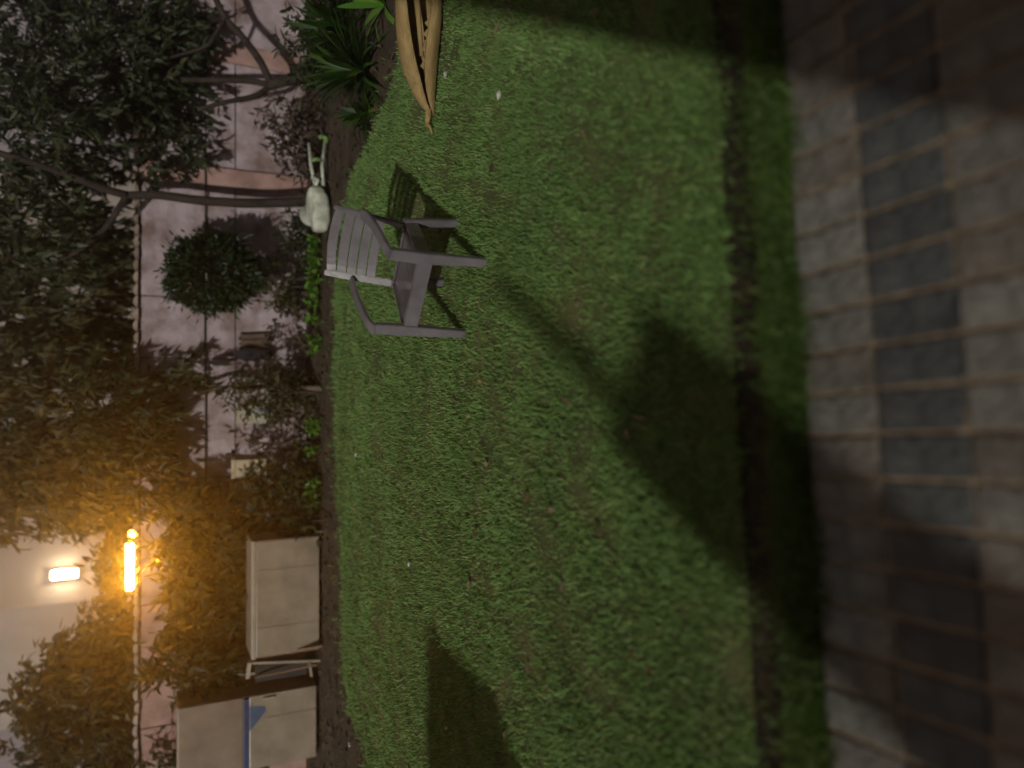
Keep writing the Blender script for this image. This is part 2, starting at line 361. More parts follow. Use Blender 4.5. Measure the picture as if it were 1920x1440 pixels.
for j in range(7):
    for i in range(-20, 20):
        row = 'slate' if j % 2 == 1 else 'pale'
        if row == 'pale':
            q = random.random()
            row = 'brown' if (i < 0 and q < 0.45) or q < 0.10 or (i > 4 and q < .35) else 'pale'  # brown ones commoner toward both sides, putting the paving's shade into colour
        
        o = bpy.data.objects.new('paver', random.choice(protos[row])); link(o, pav)
        o.location = PV((i + 0.5) * PW, -(j + 0.5) * PD, random.uniform(-0.002, 0.002))
        o.rotation_euler = (random.uniform(-.012, .012), random.uniform(-.012, .012), ang + random.uniform(-.010, .010) + (math.pi if random.random() < .5 else 0))

# ------------------------------------------------------------------ garden wall
YW = 8.75
wx0, wx1 = -6.2, 6.2
zt = D(262, 600, YW).z
zj1 = D(385, 600, YW).z; zj2 = D(441, 600, YW).z
wall = empty('garden_wall', (0, YW, 0), 'long mauve-grey plastered garden wall with pinkish piers behind the lawn', 'wall')
def W(p): return Vector(p) - Vector((0, YW, 0))
box('wall_core', W((wx0, YW + 0.012, -0.05)), W((wx1, YW + 0.20, zt)), M_groove, wall)
xj = [D(385, q, YW).x for q in (1500, 1344, 1120, 896, 672, 560, 336, 112, -60)]
xj = [wx0] + [x for x in xj if wx0 < x < wx1] + [wx1]
for a, b in zip(xj[:-1], xj[1:]):
    for z0, z1 in ((-0.05, zj2), (zj2, zj1), (zj1, zt - 0.002)):
        M_ = M_pink if b <= D(385, 1120, YW).x + 0.01 else M_wall
        box('wall_panel', W((a + 0.006, YW - 0.03, z0 + 0.006)), W((b - 0.006, YW + 0.013, z1 - 0.006)), M_, wall, 0.004)
for q in (100, 334):
    x = D(400, q, YW).x
    box('pier', W((x - 0.10, YW - 0.085, -0.05)), W((x + 0.10, YW - 0.031, zt - 0.001)), M_pink, wall, 0.008)
# barrel coping tiles
bm = bmesh.new(); n = 8; TL = 0.125; hw = TL * 0.47; dp = 0.16
sec = [(-hw * math.cos(math.pi * i / n), 0.045 * math.sin(math.pi * i / n)) for i in range(n + 1)]
vv = [[bm.verts.new((x, y, z + (0.012 if y < 0 else 0))) for x, z in sec] for y in (-dp, dp)]
for i in range(n): bm.faces.new((vv[0][i], vv[0][i + 1], vv[1][i + 1], vv[1][i]))
bm.faces.new(vv[0][::-1]); bm.faces.new(vv[1])
tile_me = bpy.data.meshes.new('coping_tile'); bm.to_mesh(tile_me); bm.free(); tile_me.materials.append(M_coping)
nx = int((wx1 - wx0) / TL)
for i in range(nx):
    o = bpy.data.objects.new('coping_tile', tile_me); link(o, wall)
    o.location = W((wx0 + (i + .5) * TL, YW + 0.075, zt + random.uniform(0, .006))); o.rotation_euler = (random.uniform(-.05, .05), 0, random.uniform(-.05, .05))
# cable along the wall
cb = [Vector((x, YW - 0.045, zj1 + 0.006 * math.sin(x * 3))) for x in np.linspace(D(385, 985, YW).x, D(385, 300, YW).x, 24)]
for q in cb:
    for pq in (334, 700, 985):
        if abs(q.x - D(400, pq, YW).x) < 0.16: q.y = YW - 0.097
tag(tube('wall_cable', cb, 0.010, 0.010, M_cable, None, 6), 'thin dark cable running level along the mauve wall', 'cable')
# short pale pipe on the wall top
e = empty('pipe_end', D(262, 668, YW - 0.05), 'short white pipe stub on top of the wall', 'pipe')
tube('pipe', [(-.10, 0, .03), (0, 0, .02), (.08, 0, .03)], .018, .018, M_pvc, e, 8); tube('elbow', [(.08, 0, .03), (.10, -.01, .035), (.105, -.02, .06)], .022, .024, M_pvc, e, 8)

# ------------------------------------------------------------------ lamps
M_or = emit('sodium_glow', (1.0, 0.40, 0.03), 800)
M_or2 = emit('sodium_glow_small', (1.0, 0.36, 0.01), 200)
M_hw = emit('white_glow', (1.0, 0.78, 0.52), 120)
M_lampbody = mat('lamp_body', (0.1, 0.1, 0.1), None, 8, 0.5)
lc = D(243, 1062, YW - 0.02)
lamp = empty('wall_top_lamp', lc, 'glowing yellow-orange tube lamp on the wall top between the trees', 'lamp')
hl = (D(243, 1018, YW) - D(243, 1104, YW)).length / 2
tube('glow_tube', [(-hl, 0, 0), (-hl * .5, 0, 0), (hl * .5, 0, 0), (hl, 0, 0)], .034, .034, M_or, lamp, 10)
for s in (-1, 1):
    tube('end_cap', [(s * hl, 0, 0), (s * (hl + .03), 0, 0)], .04, .04, M_lampbody, lamp, 10)
    tube('bracket', [(s * hl * .98, .05, 0), (s * hl * .98, .06, -.10), (s * hl * .98, .085, -.14)], .012, .012, M_lampbody, lamp, 6)
lc2 = D(248, 1001, YW - 0.02)
bulb = empty('wall_top_bulb', lc2, 'small round orange bulb beside the long tube lamp', 'lamp')
bm = bmesh.new(); bmesh.ops.create_icosphere(bm, subdivisions=2, radius=.036); bm_obj('globe', bm, M_or2, bulb, True)
tube('socket', [(0, .01, -.03), (0, .03, -.07), (0, .08, -.10)], .018, .022, M_lampbody, bulb, 8)

# ------------------------------------------------------------------ house beyond the wall, with its wall light
HC = D(200, 1122, 15.0); HC.z = 0
house = empty('neighbour_house', HC, 'pale rendered house beyond the wall, its corner lit by a lamp', 'house')
a1 = R(-38)                                        # face to the right of the corner recedes
fr = Vector((math.cos(R(20)), math.sin(R(20)), 0)); fl = Vector((-math.cos(R(55)), math.sin(R(55)), 0))
def prism(name, pts, z0, z1, mt, par):
    nn = len(pts); V = [(p.x, p.y, z0) for p in pts] + [(p.x, p.y, z1) for p in pts]
    Fc = [tuple(range(nn - 1, -1, -1)), tuple(range(nn, 2 * nn))] + [(i, (i + 1) % nn, nn + (i + 1) % nn, nn + i) for i in range(nn)]
    return mesh_obj(name, V, Fc, mt, par)
prism('wall', [Vector((0, 0, 0)), fr * 9, fr * 9 + fl * 8, fl * 8], -0.1, 6.2, M_house, house)
o_ = (fr + fl) * -0.35
rf = prism('roof', [o_, o_ + fr * 9.7, o_ + fr * 9.7 + fl * 8.7, o_ + fl * 8.7], 6.2, 6.45, M_roof, house)
nrm = Vector((fr.y, -fr.x, 0))
k_ = ray(122, 1078); kk = (HC.dot(nrm)) / (k_.x * nrm.x + k_.y * nrm.y)
LP = Vector((k_.x * kk, k_.y * kk, CAM_H + k_.z * kk))
hlamp = empty('house_wall_light', LP, 'upright white-hot light on the pale house wall', 'lamp', rz=R(20))
box('glow_panel', (-.07, -.16, -.19), (.07, -.10, .19), M_hw, hlamp, 0.02)
box('backplate', (-.09, -.099, -.23), (.09, -.002, .23), M_lampbody, hlamp, 0.01)

# ------------------------------------------------------------------ trees
def tree(name, base, label, limbs, blobs, mt, leafL=0.13, leafW=0.045, bark=M_bark, cat='tree', group=None, hang=0.35, twl=0.28, part='crown', tl=14):
    e = empty(name, base, label, cat, group)
    tubes('trunk', limbs, bark, e, off=base)
    P, Dr = crown_points(blobs, tl, twl, hang); n = len(P)
    leaves(part, P, Dr, rng.uniform(0.7, 1.25, n) * leafL, rng.uniform(0.75, 1.2, n) * leafW, mt, e, off=base)
    return e
def B(px, py, Y, rx, ry, n, rd=None):
    c = D(px, py, Y); s = F_PX / (Y / ray(px, py).y)
    return ((c.x, c.y, c.z), (ry / s, rd or min(rx, ry) / s, rx / s), n)   # rx: half extent along image x (height), ry: along image y

Y1 = 8.25                                                            # forked tree by the white cart
tree('forked_tree', G(590, 378), 'slim dark tree that forks above the white garden cart', [
    ([G(590, 378), D(480, 381, Y1), D(380, 376, Y1), D(300, 366, Y1), D(235, 366, Y1)], .055, .040),
    ([D(238, 366, Y1), D(190, 352, Y1 - .1), D(120, 325, Y1 - .2), D(45, 300, Y1 - .3), D(-60, 270, Y1 - .4)], .042, .026),
    ([D(240, 366, Y1), D(222, 392, Y1), D(195, 430, Y1 + .1), D(130, 480, Y1 + .1), D(20, 520, Y1 + .2)], .036, .018)],
    [B(60, 230, Y1 - .2, 100, 110, 1100), B(50, 440, Y1 + .3, 80, 100, 600), B(-30, 330, Y1, 60, 160, 500)], M_leafdk, 0.12, 0.042)
Y2 = 8.0                                                             # big dark tree on the right, in front of the wall
tb = Vector((D(560, 135, Y2 - .3).x, Y2 - .3, 0))
tree('bent_tree', tb, 'dark broad tree with bent bare lower branches over the spiky plants', [
    ([tb, D(575, 130, Y2 - .3), D(545, 148, Y2 - .2), D(505, 160, Y2)], .07, .055),
    ([D(507, 160, Y2), D(470, 152, Y2), D(420, 150, Y2), D(340, 150, Y2)], .035, .025),
    ([D(510, 160, Y2), D(478, 180, Y2 - .05), D(430, 190, Y2 - .1), D(370, 205, Y2 - .1)], .034, .02),
    ([D(507, 156, Y2), D(490, 118, Y2), D(455, 70, Y2 + .1), D(420, 30, Y2 + .1), D(390, -40, Y2 + .1)], .040, .032),
    ([D(425, 32, Y2 + .1), D(400, 70, Y2), D(380, 90, Y2), D(310, 110, Y2)], .022, .012)],
    [B(150, 120, 9.6, 130, 170, 3400), B(300, 150, Y2 + .45, 60, 110, 1300), B(40, 60, 9.3, 110, 180, 2200), B(330, 30, Y2 + .4, 40, 50, 350), B(120, 260, 9.5, 100, 80, 1300), B(300, 290, Y2 + .45, 50, 40, 300), B(230, 100, Y2 + .4, 70, 120, 1500)], M_leafdk, 0.12, 0.042)
Y3 = 10.2                                                            # tall dense tree behind the wall
tree('overhanging_tree', D(560, 640, Y3) * 1.0, 'tall dense tree behind the middle of the wall', [
    ([(D(400, 640, Y3).x, Y3, 0), (D(400, 640, Y3).x, Y3, 1.2), D(200, 620, Y3), D(0, 640, Y3)], .16, .10)],
    [B(110, 560, Y3, 150, 190, 5200), B(90, 760, Y3 - .2, 150, 190, 5600), B(130, 890, Y3 - .4, 110, 90, 2300), B(215, 560, Y3, 50, 190, 1300), B(-30, 700, Y3, 70, 340, 2000), B(50, 890, Y3, 90, 100, 1600), B(40, 430, Y3, 140, 110, 1900)], M_leafmid, 0.15, 0.038, hang=0.8)
Y4 = 8.4                                                             # leaning tree in front of the wall
gb = G(602, 728)
tree('leaning_tree', gb, 'small tree with a thin stem drooping leaves over the wall by the lamp', [
    ([gb, D(520, 726, Y4), D(440, 726, Y4), D(385, 735, Y4), D(300, 780, Y4), D(240, 850, Y4)], .030, .018)],
    [B(255, 790, Y4, 55, 90, 1100), B(245, 885, Y4, 60, 76, 1000), B(330, 705, Y4, 26, 26, 120), B(190, 780, Y4, 60, 110, 800)], M_leafwarm, 0.12, 0.042, bark=M_barkpale, hang=0.5, twl=0.17)
Y5 = 10.4                                                            # trees behind the wall on the left
tree('lamplit_tree', Vector((D(300, 1270, Y5).x, Y5, 0)), 'lamp-lit tree behind the wall, between the glowing tube and the house', [
    ([(D(300, 1270, Y5).x, Y5, 0), (D(300, 1270, Y5).x, Y5, 1.1), D(200, 1260, Y5), D(90, 1280, Y5)], .13, .06)],
    [B(220, 1200, Y5, 36, 60, 1000), B(170, 1290, Y5, 90, 100, 2600), B(90, 1310, Y5, 60, 70, 900), B(170, 1400, Y5, 120, 80, 2400), B(230, 1300, Y5, 60, 160, 1800), B(110, 1245, Y5, 34, 34, 240)], M_leafwarm, 0.15, 0.055)
tree('light_gap_tree', Vector((D(300, 990, Y5 + .6).x, Y5 + .6, 0)), 'bushy tree just behind the glowing tube lamp', [
    ([(D(300, 990, Y5 + .6).x, Y5 + .6, 0), (D(300, 990, Y5 + .6).x, Y5 + .6, 1.2), D(200, 1000, Y5 + .6)], .10, .05)],
    [B(225, 1040, Y5 + .3, 26, 60, 600), B(190, 940, Y5 + .4, 70, 56, 1200), B(235, 1120, Y5 + .3, 40, 80, 700)], M_leafwarm, 0.15, 0.055)
Y6 = 8.35                                                            # drooping shrub in front of the wall, behind the chest
gb = Vector((D(500, 1130, Y6).x, Y6, 0))
tree('drooping_shrub', gb, 'large drooping shrub between the glowing lamp and the beige chest', [
    ([gb, D(500, 1130, Y6), D(430, 1130, Y6), D(370, 1150, Y6), D(340, 1200, Y6)], .05, .02),
    ([D(430, 1130, Y6), D(370, 1080, Y6), D(330, 1030, Y6)], .025, .012),
    ([D(450, 1150, Y6), D(420, 1220, Y6 - .1), D(400, 1270, Y6 - .1)], .02, .010)],
    [B(365, 1050, Y6, 50, 80, 1400), B(345, 980, Y6, 45, 50, 500), B(375, 1150, Y6, 52, 80, 1500), B(350, 1240, Y6 - .1, 52, 60, 1200), B(420, 1000, Y6, 34, 50, 450), B(420,1100,Y6,26,60,420), B(410, 1275, Y6 - .15, 26, 34, 160)], M_leafwarm, 0.14, 0.045, bark=M_barkpale, hang=0.3, twl=0.2)
# clipped ball tree
Y7 = 8.2; gb = G(600, 520); c = D(400, 513, Y7); s_ = F_PX / (Y7 / ray(400, 513).y)
e = empty('ball_tree', gb, 'dark green clipped ball tree against the mauve wall', 'tree')
tubes('trunk', [([gb, D(540, 522, Y7), D(470, 518, Y7), c], .03, .022)], M_bark, e, off=gb)
d = rng.normal(size=(5200, 3)); d /= np.linalg.norm(d, axis=1, keepdims=True)
P = np.array(c) + d * np.array([72 / s_, 72 / s_, 82 / s_]) * (rng.uniform(.35, 1, (5200, 1)) ** .4) * (1 + .10 * np.sin(d[:, :1] * 5 + 1) * np.sin(d[:, 2:] * 6) + .05 * np.sin(d[:, 1:2] * 13))
q_ = rng.integers(0, 5200, 420); P[q_] += d[q_] * rng.uniform(.02, .11, (420, 1))
leaves('crown', P, d + rng.normal(size=d.shape) * .6, rng.uniform(.05, .09, 5200), .028, M_ball, e, off=gb)

# bushes in the bed along the wall
def bush(base, label, blobs, mt, name='bush', L_=0.09, W_=0.03, hang=0.1, tl=12, twl=.2):
    tips = [Vector(b[0]) for b in blobs]
    limbs = [([base, base.lerp(t, .5) + Vector((random.uniform(-.04, .04), 0, .03)), t], .014, .006) for t in tips]
    e = empty(name, base, label, 'bush', 'bushes in the bed along the wall')
    tubes('stem', limbs, M_bark, e, off=base)
    P, Dr = crown_points(blobs, tl, twl, hang); n = len(P)
    leaves('foliage', P, Dr, rng.uniform(.7, 1.25, n) * L_, rng.uniform(.75, 1.2, n) * W_, mt, e, off=base)
bush(G(600, 735), 'olive bush under the thin leaning tree, beside the black bag', [B(500, 732, 8.2, 80, 26, 1000), B(560, 740, 8.1, 34, 34, 450)], M_leafmid)
bush(G(600, 915), 'amber-lit bush below the cream meter boxes', [B(540, 920, 8.1, 48, 42, 1100), B(575, 890, 8.0, 26, 50, 500), B(500, 905, 8.2, 24, 26, 200)], M_leafwarm)
bush(G(596, 540), 'small sparse bush under the clipped ball tree', [B(545, 535, 8.2, 34, 44, 450), B(515, 550, 8.3, 20, 22, 120)], M_leafmid)
bush(G(596, 640), 'thin brownish bush between the ball tree and the black bag', [B(550, 605, 8.2, 34, 30, 240)], M_dryleaf)
bush(G(600, 830), 'thin dry bush between the poster and the meter boxes', [B(560, 800, 8.2, 24, 36, 150), B(470, 830, 8.3, 22, 20, 110), B(545, 840, 8.2, 36, 18, 140)], M_dryleaf)
bush(G(606, 290), 'brownish bush beside the cart handles', [B(560, 260, 7.7, 38, 56, 700), B(580, 340, 8.0, 20, 36, 260), B(535, 215, 7.8, 26, 36, 240)], M_dryleaf)
bush(G(650, 30), 'dark leafy bush at the right edge behind the spiky plants', [B(620, 40, 6.6, 44, 60, 900), B(590, 100, 6.9, 30, 60, 600), B(640, -40, 6.4, 60, 50, 600)], M_leafdk)
bush(G(606, 430), 'low dark bush behind the white cart', [B(572, 430, 8.2, 20, 40, 420), B(560, 470, 8.2, 24, 24, 160)], M_leafdk)
bush(Vector((D(400, 1425, 8.5).x, 8.5, 0)), 'dark bush behind the tall cabinet', [B(380, 1420, 8.55, 60, 34, 600), B(320, 1440, 8.5, 40, 30, 260)], M_leafdk)
bush(G(620, 970), 'low amber bush next to the beige chest', [B(575, 975, 7.9, 26, 30, 420)], M_leafwarm)

# spiky strap-leaved plants at the right
def spiky(base, label, n, Lr, mt, wid=0.035, name='spiky_plant'):
    e = empty(name, base, label, 'plant', 'spiky plants at the right of the bed')
    V, lp, sz = [], [], []
    for i in range(n):
        az = random.uniform(0, 2 * math.pi); el = random.uniform(.25, 1.3); L_ = Lr * random.uniform(.6, 1.1); wv = wid * random.uniform(.6, 1.2)
        h = Vector((math.cos(az), math.sin(az), 0)); sd = Vector((-h.y, h.x, 0)); b = len(V)
        for q in range(6):
            t = q / 5; p = h * (L_ * t * math.cos(el)) + Vector((0, 0, L_ * (t * math.sin(el) - .45 * t * t * (1.35 - el * .6))))
            ww = wv * (0.5 + 1.2 * t * (1 - t) * 2 - .49 * t ** 3) * (0.03 if q == 5 else 1)
            V += [p + sd * ww / 2, p - sd * ww / 2]
        for q in range(5): lp += [b + 2 * q, b + 2 * q + 1, b + 2 * q + 3, b + 2 * q + 2]; sz.append(4)
    np_obj('leaves', np.array(V), lp, sz, mt, e)
    return e
spiky(G(690, 135), 'dark green spiky plant below the bent branches', 120, 0.75, M_spike)
spiky(G(660, 60), 'tall dark spiky plant at the far right edge of the bed', 110, 0.8, M_spike)
spiky(G(690, 215), 'small spiky plant between the cart handles and the dry palm spathe', 60, 0.40, M_spike, .03)
spiky(G(722, 10), 'bright green strap-leaved plant above the dry palm spathe', 18, 0.6, M_bright, .05)

# row of small bright plants along the lawn's far edge
row = [(584, 452), (582, 470), (581, 489), (580, 508), (580, 527), (580, 547), (579, 570), (580, 600), (581, 636), (582, 655)]
row += [(580, 790), (579, 806), (578, 842), (577, 905), (577, 922), (577, 940)]
ordn = ['first', 'second', 'third', 'fourth', 'fifth', 'sixth', 'seventh', 'eighth', 'ninth', 'tenth']
for i, (px, py) in enumerate(row):
    b = G(603, py)
    lab = f'bright green border seedling, {ordn[i]} in the row from the white cart' if i < 10 else f'bright green border seedling near the meter boxes, {ordn[i - 10]} in that row'
    e = empty('border_plant', b, lab, 'plant', 'row of small plants along the lawn edge')
    n = 26; top = D(px, py, b.y).z
    P = np.zeros((n, 3)); P[:, 2] = rng.uniform(.3, 1, n) * max(.10, top); P[:, :2] = rng.normal(0, .012, (n, 2))
    dr = rng.normal(size=(n, 3)) * .8 + np.array([0, -.3, .35])
    tube('stem', [(0, 0, 0), (.005, 0, .05), (0, .005, max(.10, top))], .006, .003, M_bright, e, 5)
    leaves('foliage', P, dr, rng.uniform(.06, .10, n), .036, M_bright, e)

# ------------------------------------------------------------------ grey plastic armchair
A_, B_, C_, D_ = G(903, 489), G(872, 619), G(864, 436), G(840, 545)
ctr = (A_ + B_ + C_ + D_) / 4 + (A_ - B_).normalized() * .012; fdr = ((A_ + B_) - (C_ + D_)).normalized()
rz = math.atan2(-fdr.x, fdr.y)                              # local +Y is the chair's front
ch = empty('plastic_armchair', ctr, 'grey plastic armchair with slotted back standing on the lawn', 'chair', rz=rz); ch.scale = (0.94, 1.0, 0.83)
def sweep(path, sides, wds, th):
    V, Fc = [], []; path = [Vector(p) for p in path]; n = len(path)
    for i, p in enumerate(path):
        t = (path[min(i + 1, n - 1)] - path[max(i - 1, 0)]).normalized()
        s = Vector(sides[i] if isinstance(sides, list) else sides); s = (s - t * s.dot(t)).normalized(); nn = t.cross(s)
        wv = wds[i] if isinstance(wds, (list, tuple)) else wds; tv = th[i] if isinstance(th, (list, tuple)) else th
        for a, b in ((-1, -1), (1, -1), (1, 1), (-1, 1)): V.append(p + s * a * wv / 2 + nn * b * tv / 2)
    for i in range(n - 1):
        for k in range(4): Fc.append((4 * i + k, 4 * i + (k + 1) % 4, 4 * i + 4 + (k + 1) % 4, 4 * i + 4 + k))
    Fc += [(3, 2, 1, 0), tuple(4 * n - 4 + k for k in range(4))]
    return V, Fc
def sw(name, path, sides, wds, th, mt, par, bev=.004):
    o = mesh_obj(name, *sweep(path, sides, wds, th), mt, par)
    bm = bmesh.new(); bm.from_mesh(o.data); bmesh.ops.recalc_face_normals(bm, faces=bm.faces)
    es = [e for e in bm.edges if len(e.link_faces) == 2 and e.calc_face_angle(0) > .7]
    bmesh.ops.bevel(bm, geom=es, offset=bev, segments=2, affect='EDGES'); bm.to_mesh(o.data); bm.free()
    return o
ARM = 0.615
for s in (-1, 1):
    sw('leg', [(s * .235, .225, 0), (s * .232, .222, .20), (s * .228, .215, .42), (s * .232, .205, ARM - .012)], (1, 0, 0), [.046, .054, .064, .060], [.03, .032, .034, .03], M_chair, ch, .003)
    sw('leg', [(s * .205, -.255, 0), (s * .20, -.235, .2), (s * .195, -.205, .40)], (1, 0, 0), [.042, .048, .056], [.03, .032, .034], M_chair, ch)
    ap = spline([(s * .212, -.235, ARM + .045), (s * .245, -.12, ARM + .035), (s * .255, .02, ARM + .022), (s * .25, .14, ARM + .012), (s * .235, .222, ARM - .008)], 4)
    sw('armrest', ap, (1, 0, 0), .062, .022, M_chair, ch, .004)
# seat: dished slab with apron
def zc(x, y): return .425 - .018 * max(0, 1 - (x / .2) ** 2) * max(0, 1 - (y / .2) ** 2) + .16 * (y - .21) * .62
nx_, ny_ = 9, 9; V = []; Fc = []
for j in range(ny_):
    for i in range(nx_):
        y = -.20 + .415 * j / (ny_ - 1); hw_ = .20 + .022 * j / (ny_ - 1); x = -hw_ + 2 * hw_ * i / (nx_ - 1)
        V.append((x, y, zc(x, y)))
for j in range(ny_ - 1):
    for i in range(nx_ - 1): Fc.append((j * nx_ + i, j * nx_ + i + 1, (j + 1) * nx_ + i + 1, (j + 1) * nx_ + i))
so = mesh_obj('seat', V, Fc, M_chair, ch, True); md = so.modifiers.new('s', 'SOLIDIFY'); md.thickness = .012
apr = [((-.222, .217, .385), (.222, .217, .385)), ((-.20, -.20, .345), (.20, -.20, .345)), ((-.2, -.20, .345), (-.222, .217, .385)), ((.2, -.20, .345), (.222, .217, .385))]
for a, b in apr:
    sw('apron', [a, Vector(a).lerp(Vector(b), .5), b], (0, 0, 1), .090, .014, M_chair, ch, .003)
# backrest of five slats between stiles
def bp(x, z): return Vector((x, -.225 - .26 * (z - .45) + .032 * (abs(x) / .22) ** 2.2, z))
zs = [.505, .566, .628, .690, .752, .815]
for i in range(5):
    z0, z1 = zs[i] + .0045, zs[i + 1] - .0045; zm = (z0 + z1) / 2
    xs = np.linspace(-.182 - .012 * i / 4, .182 + .012 * i / 4, 11)
    bow = .012 if i == 4 else 0
    pth = [bp(x, zm + bow * (1 - (x / .19) ** 2)) for x in xs]
    sl = sw('back_slat', pth, (0, -.25, 1), z1 - z0 + .004, .008, M_chair, ch, .0015)
for s in (-1, 1):
    pth = [bp(s * (.190 + .020 * t), .40 + .425 * t) for t in np.linspace(0, 1, 8)]
    sw('back_stile', pth, (1, .45 * s, 0), [.04] * 6 + [.036, .03], .016, M_chair, ch)

# ------------------------------------------------------------------ white cart at the tree's foot
yb = G(617, 395); e = empty('garden_cart', yb, 'white tub-shaped garden cart with two pale handles at the forked tree', 'cart')
Yc = yb.y; sc = F_PX / (Yc / ray(595, 395).y)
bm = bmesh.new(); bmesh.ops.create_uvsphere(bm, u_segments=20, v_segments=12, radius=1)
for v in bm.verts:
    x, y, z = v.co; f = lambda q, p: math.copysign(abs(q) ** p, q)
    v.co = Vector((f(x, .55) * .220, f(y, .6) * .13, f(z, .55) * .095 + .105 + .03 * x + .012 * math.sin(x * 5 + y * 3)))
tb_ = bm_obj('tub', bm, M_white, e, True)
def loc(px, py, dy=0): return D(px, py, Yc + dy) - yb
for a, b, c in (((592, 352), (583, 310), (579, 268)), ((606, 350), (604, 310), (609, 268))):
    h = tube('handle', [loc(*a), loc(*b), loc(*c)], .019, .016, M_steel, e, 9)
g1 = loc(579, 268); g2 = loc(609, 268)
tube('handle_grip', spline([g2, loc(612, 262), loc(606, 256), loc(598, 258)], 4), .024, .022, M_grip, e, 9)
tube('crossbar', [loc(583, 300), loc(594, 298, -.01), loc(604, 302)], .02, .02, M_grip, e, 8)
tube('clamp', [loc(590, 352, -.03), loc(597, 338, -.05), loc(584, 332, -.03)], .018, .022, M_white, e, 8)
bm = bmesh.new(); bmesh.ops.create_cone(bm, cap_ends=True, segments=18, radius1=.12, radius2=.12, depth=.06)
bmesh.ops.bevel(bm, geom=[q for q in bm.edges if len(q.link_faces) == 2 and q.calc_face_angle(0) > 1], offset=.015, segments=2, affect='EDGES')
o = bm_obj('wheel', bm, M_steel, e, True); o.rotation_euler = (R(80), 0, R(15)); o.location = (-.02, .19, .13)

# ------------------------------------------------------------------ dry palm spathe on the lawn
tip = G(812, 215, .03); L0 = 1.35
e = empty('palm_spathe', tip, 'tan boat-shaped dry palm spathe with toothed lip lying on the lawn', 'palm spathe')
ns, na = 26, 14; V, Fc = [], []
yoff = G(800, 60, .1).y - tip.y
for i in range(ns):
    t = i / (ns - 1); x = t * L0; r = .125 * (1 - (1 - min(1, t / .5)) ** 2.2) ** .75 + .004
    if t > .75: r *= 1 - .5 * ((t - .75) / .25) ** 2
    gap = R(12 + 62 * min(1, max(0, t - .10) / .35))           # mouth opens toward the viewer
    cy = yoff * min(1, t * 2.4) + .02 * math.sin(t * 9)
    for k in range(na):
        an = gap / 2 + (2 * math.pi - gap) * k / (na - 1)      # angle from -y (viewer) direction
        an2 = an + R(14)
        V.append((x, cy - math.cos(an2) * r * .85, max(0.004, r * .92 + math.sin(an2) * r * 1.02)))
for i in range(ns - 1):
    for k in range(na - 1): Fc.append((i * na + k, i * na + k + 1, (i + 1) * na + k + 1, (i + 1) * na + k))
o = mesh_obj('husk', V, Fc, M_spathe, e, True); md = o.modifiers.new('s', 'SOLIDIFY'); md.thickness = .012
for q in range(11):                                             # teeth on the lower lip
    i = 4 + q; a = Vector(V[i * na + na - 1]); b = Vector(V[(i + 1) * na + na - 1]); t0 = a.lerp(b, .5)
    pk = t0 + Vector((-.012, -.006, .030))
    mesh_obj('tooth', [a, b, t0 + Vector((0, .008, -.004)), pk], [(0, 1, 3), (1, 2, 3), (2, 0, 3), (0, 2, 1)], M_spathe, e)
v0 = Vector(V[0])
tube('stalk_tip', spline([(.03, .0, .03), (-.03, -.01, .035), (-.055, .02, .03), (-.075, .0, .02), (-.12, -.02, .012)], 4), .02, .007, M_spathe, e, 7, .2)
tube('inner_stalk', spline([(.28, yoff * .8 - .05, .11), (.45, yoff - .07, .14), (.75, yoff - .05, .16)], 4), .012, .02, M_spathe, e, 7, .2)

# ------------------------------------------------------------------ chest, cabinet, trestle
cb0 = G(604, 1215); cb1 = G(604, 1006); Yk = cb0.y
zt1 = D(471, 1100, Yk).z
chest = empty('storage_chest', Vector(((cb0.x + cb1.x) / 2, Yk, 0)), 'low wide beige chest standing on the lawn edge under the shrub', 'chest')
hw_ = (cb1.x - cb0.x) / 2
box('body', (-hw_, 0, .03), (hw_, .46, zt1 - .045), M_beige, chest, .008)
box('lid', (-hw_ - .012, -.014, zt1 - .043), (hw_ + .012, .475, zt1), M_trim, chest, .008)
for s in (-1, 1):
    for y in (.05, .41): box('foot', (s * (hw_ - .06) - .025, y - .025, 0), (s * (hw_ - .06) + .025, y + .025, .031), M_rubber, chest)
for s in (-.5, .5): box('front_seam', (s * hw_ - .004, -.004, .04), (s * hw_ + .004, .003, zt1 - .05), M_beige2, chest)
box('side_strip', (-hw_ - .010, .004, .03), (-hw_ - .0005, .03, zt1 - .05), M_wood, chest)
box('side_strip', (hw_ + .0005, .004, .03), (hw_ + .010, .03, zt1 - .05), M_wood, chest)

c0 = G(600, 1420); c1 = G(597, 1278); Yf = c0.y
zm = D(458, 1350, Yf).z; ztop = D(332, 1350, Yf + .02).z
cab = empty('tall_cabinet', Vector(((c0.x + c1.x) / 2, Yf, 0)), 'tall beige two-door cabinet with a blue band and blue sticker', 'cabinet')
hw_ = (c1.x - c0.x) / 2
box('carcass', (-hw_, .03, .03), (hw_, .48, ztop), M_beige2, cab, .006)
dl = box('lower_door', (-hw_ + .02, .002, .04), (hw_ - .004, .029, zm - .05), M_beige, cab, .006)
box('upper_door', (-hw_ + .02, .006, zm + .012), (hw_ - .004, .029, ztop - .01), M_beige2, cab, .006)
box('blue_band', (-hw_ - .006, -.006, zm - .046), (hw_ - .02, .029, zm + .008), M_blue, cab, .004)
box('blue_corner', (-hw_ - .006, -.004, zm - .24), (-hw_ + .018, .029, zm - .047), M_blue, cab, .004)
mesh_obj('sticker', [(hw_ - .10, -.001, zm - .052), (hw_ - .34, -.001, zm - .052), (hw_ - .32, -.001, zm - .08), (hw_ - .17, -.001, zm - .21), (hw_ - .12, -.001, zm - .20)], [(0, 1, 2, 3, 4)], M_bluelt, dl)
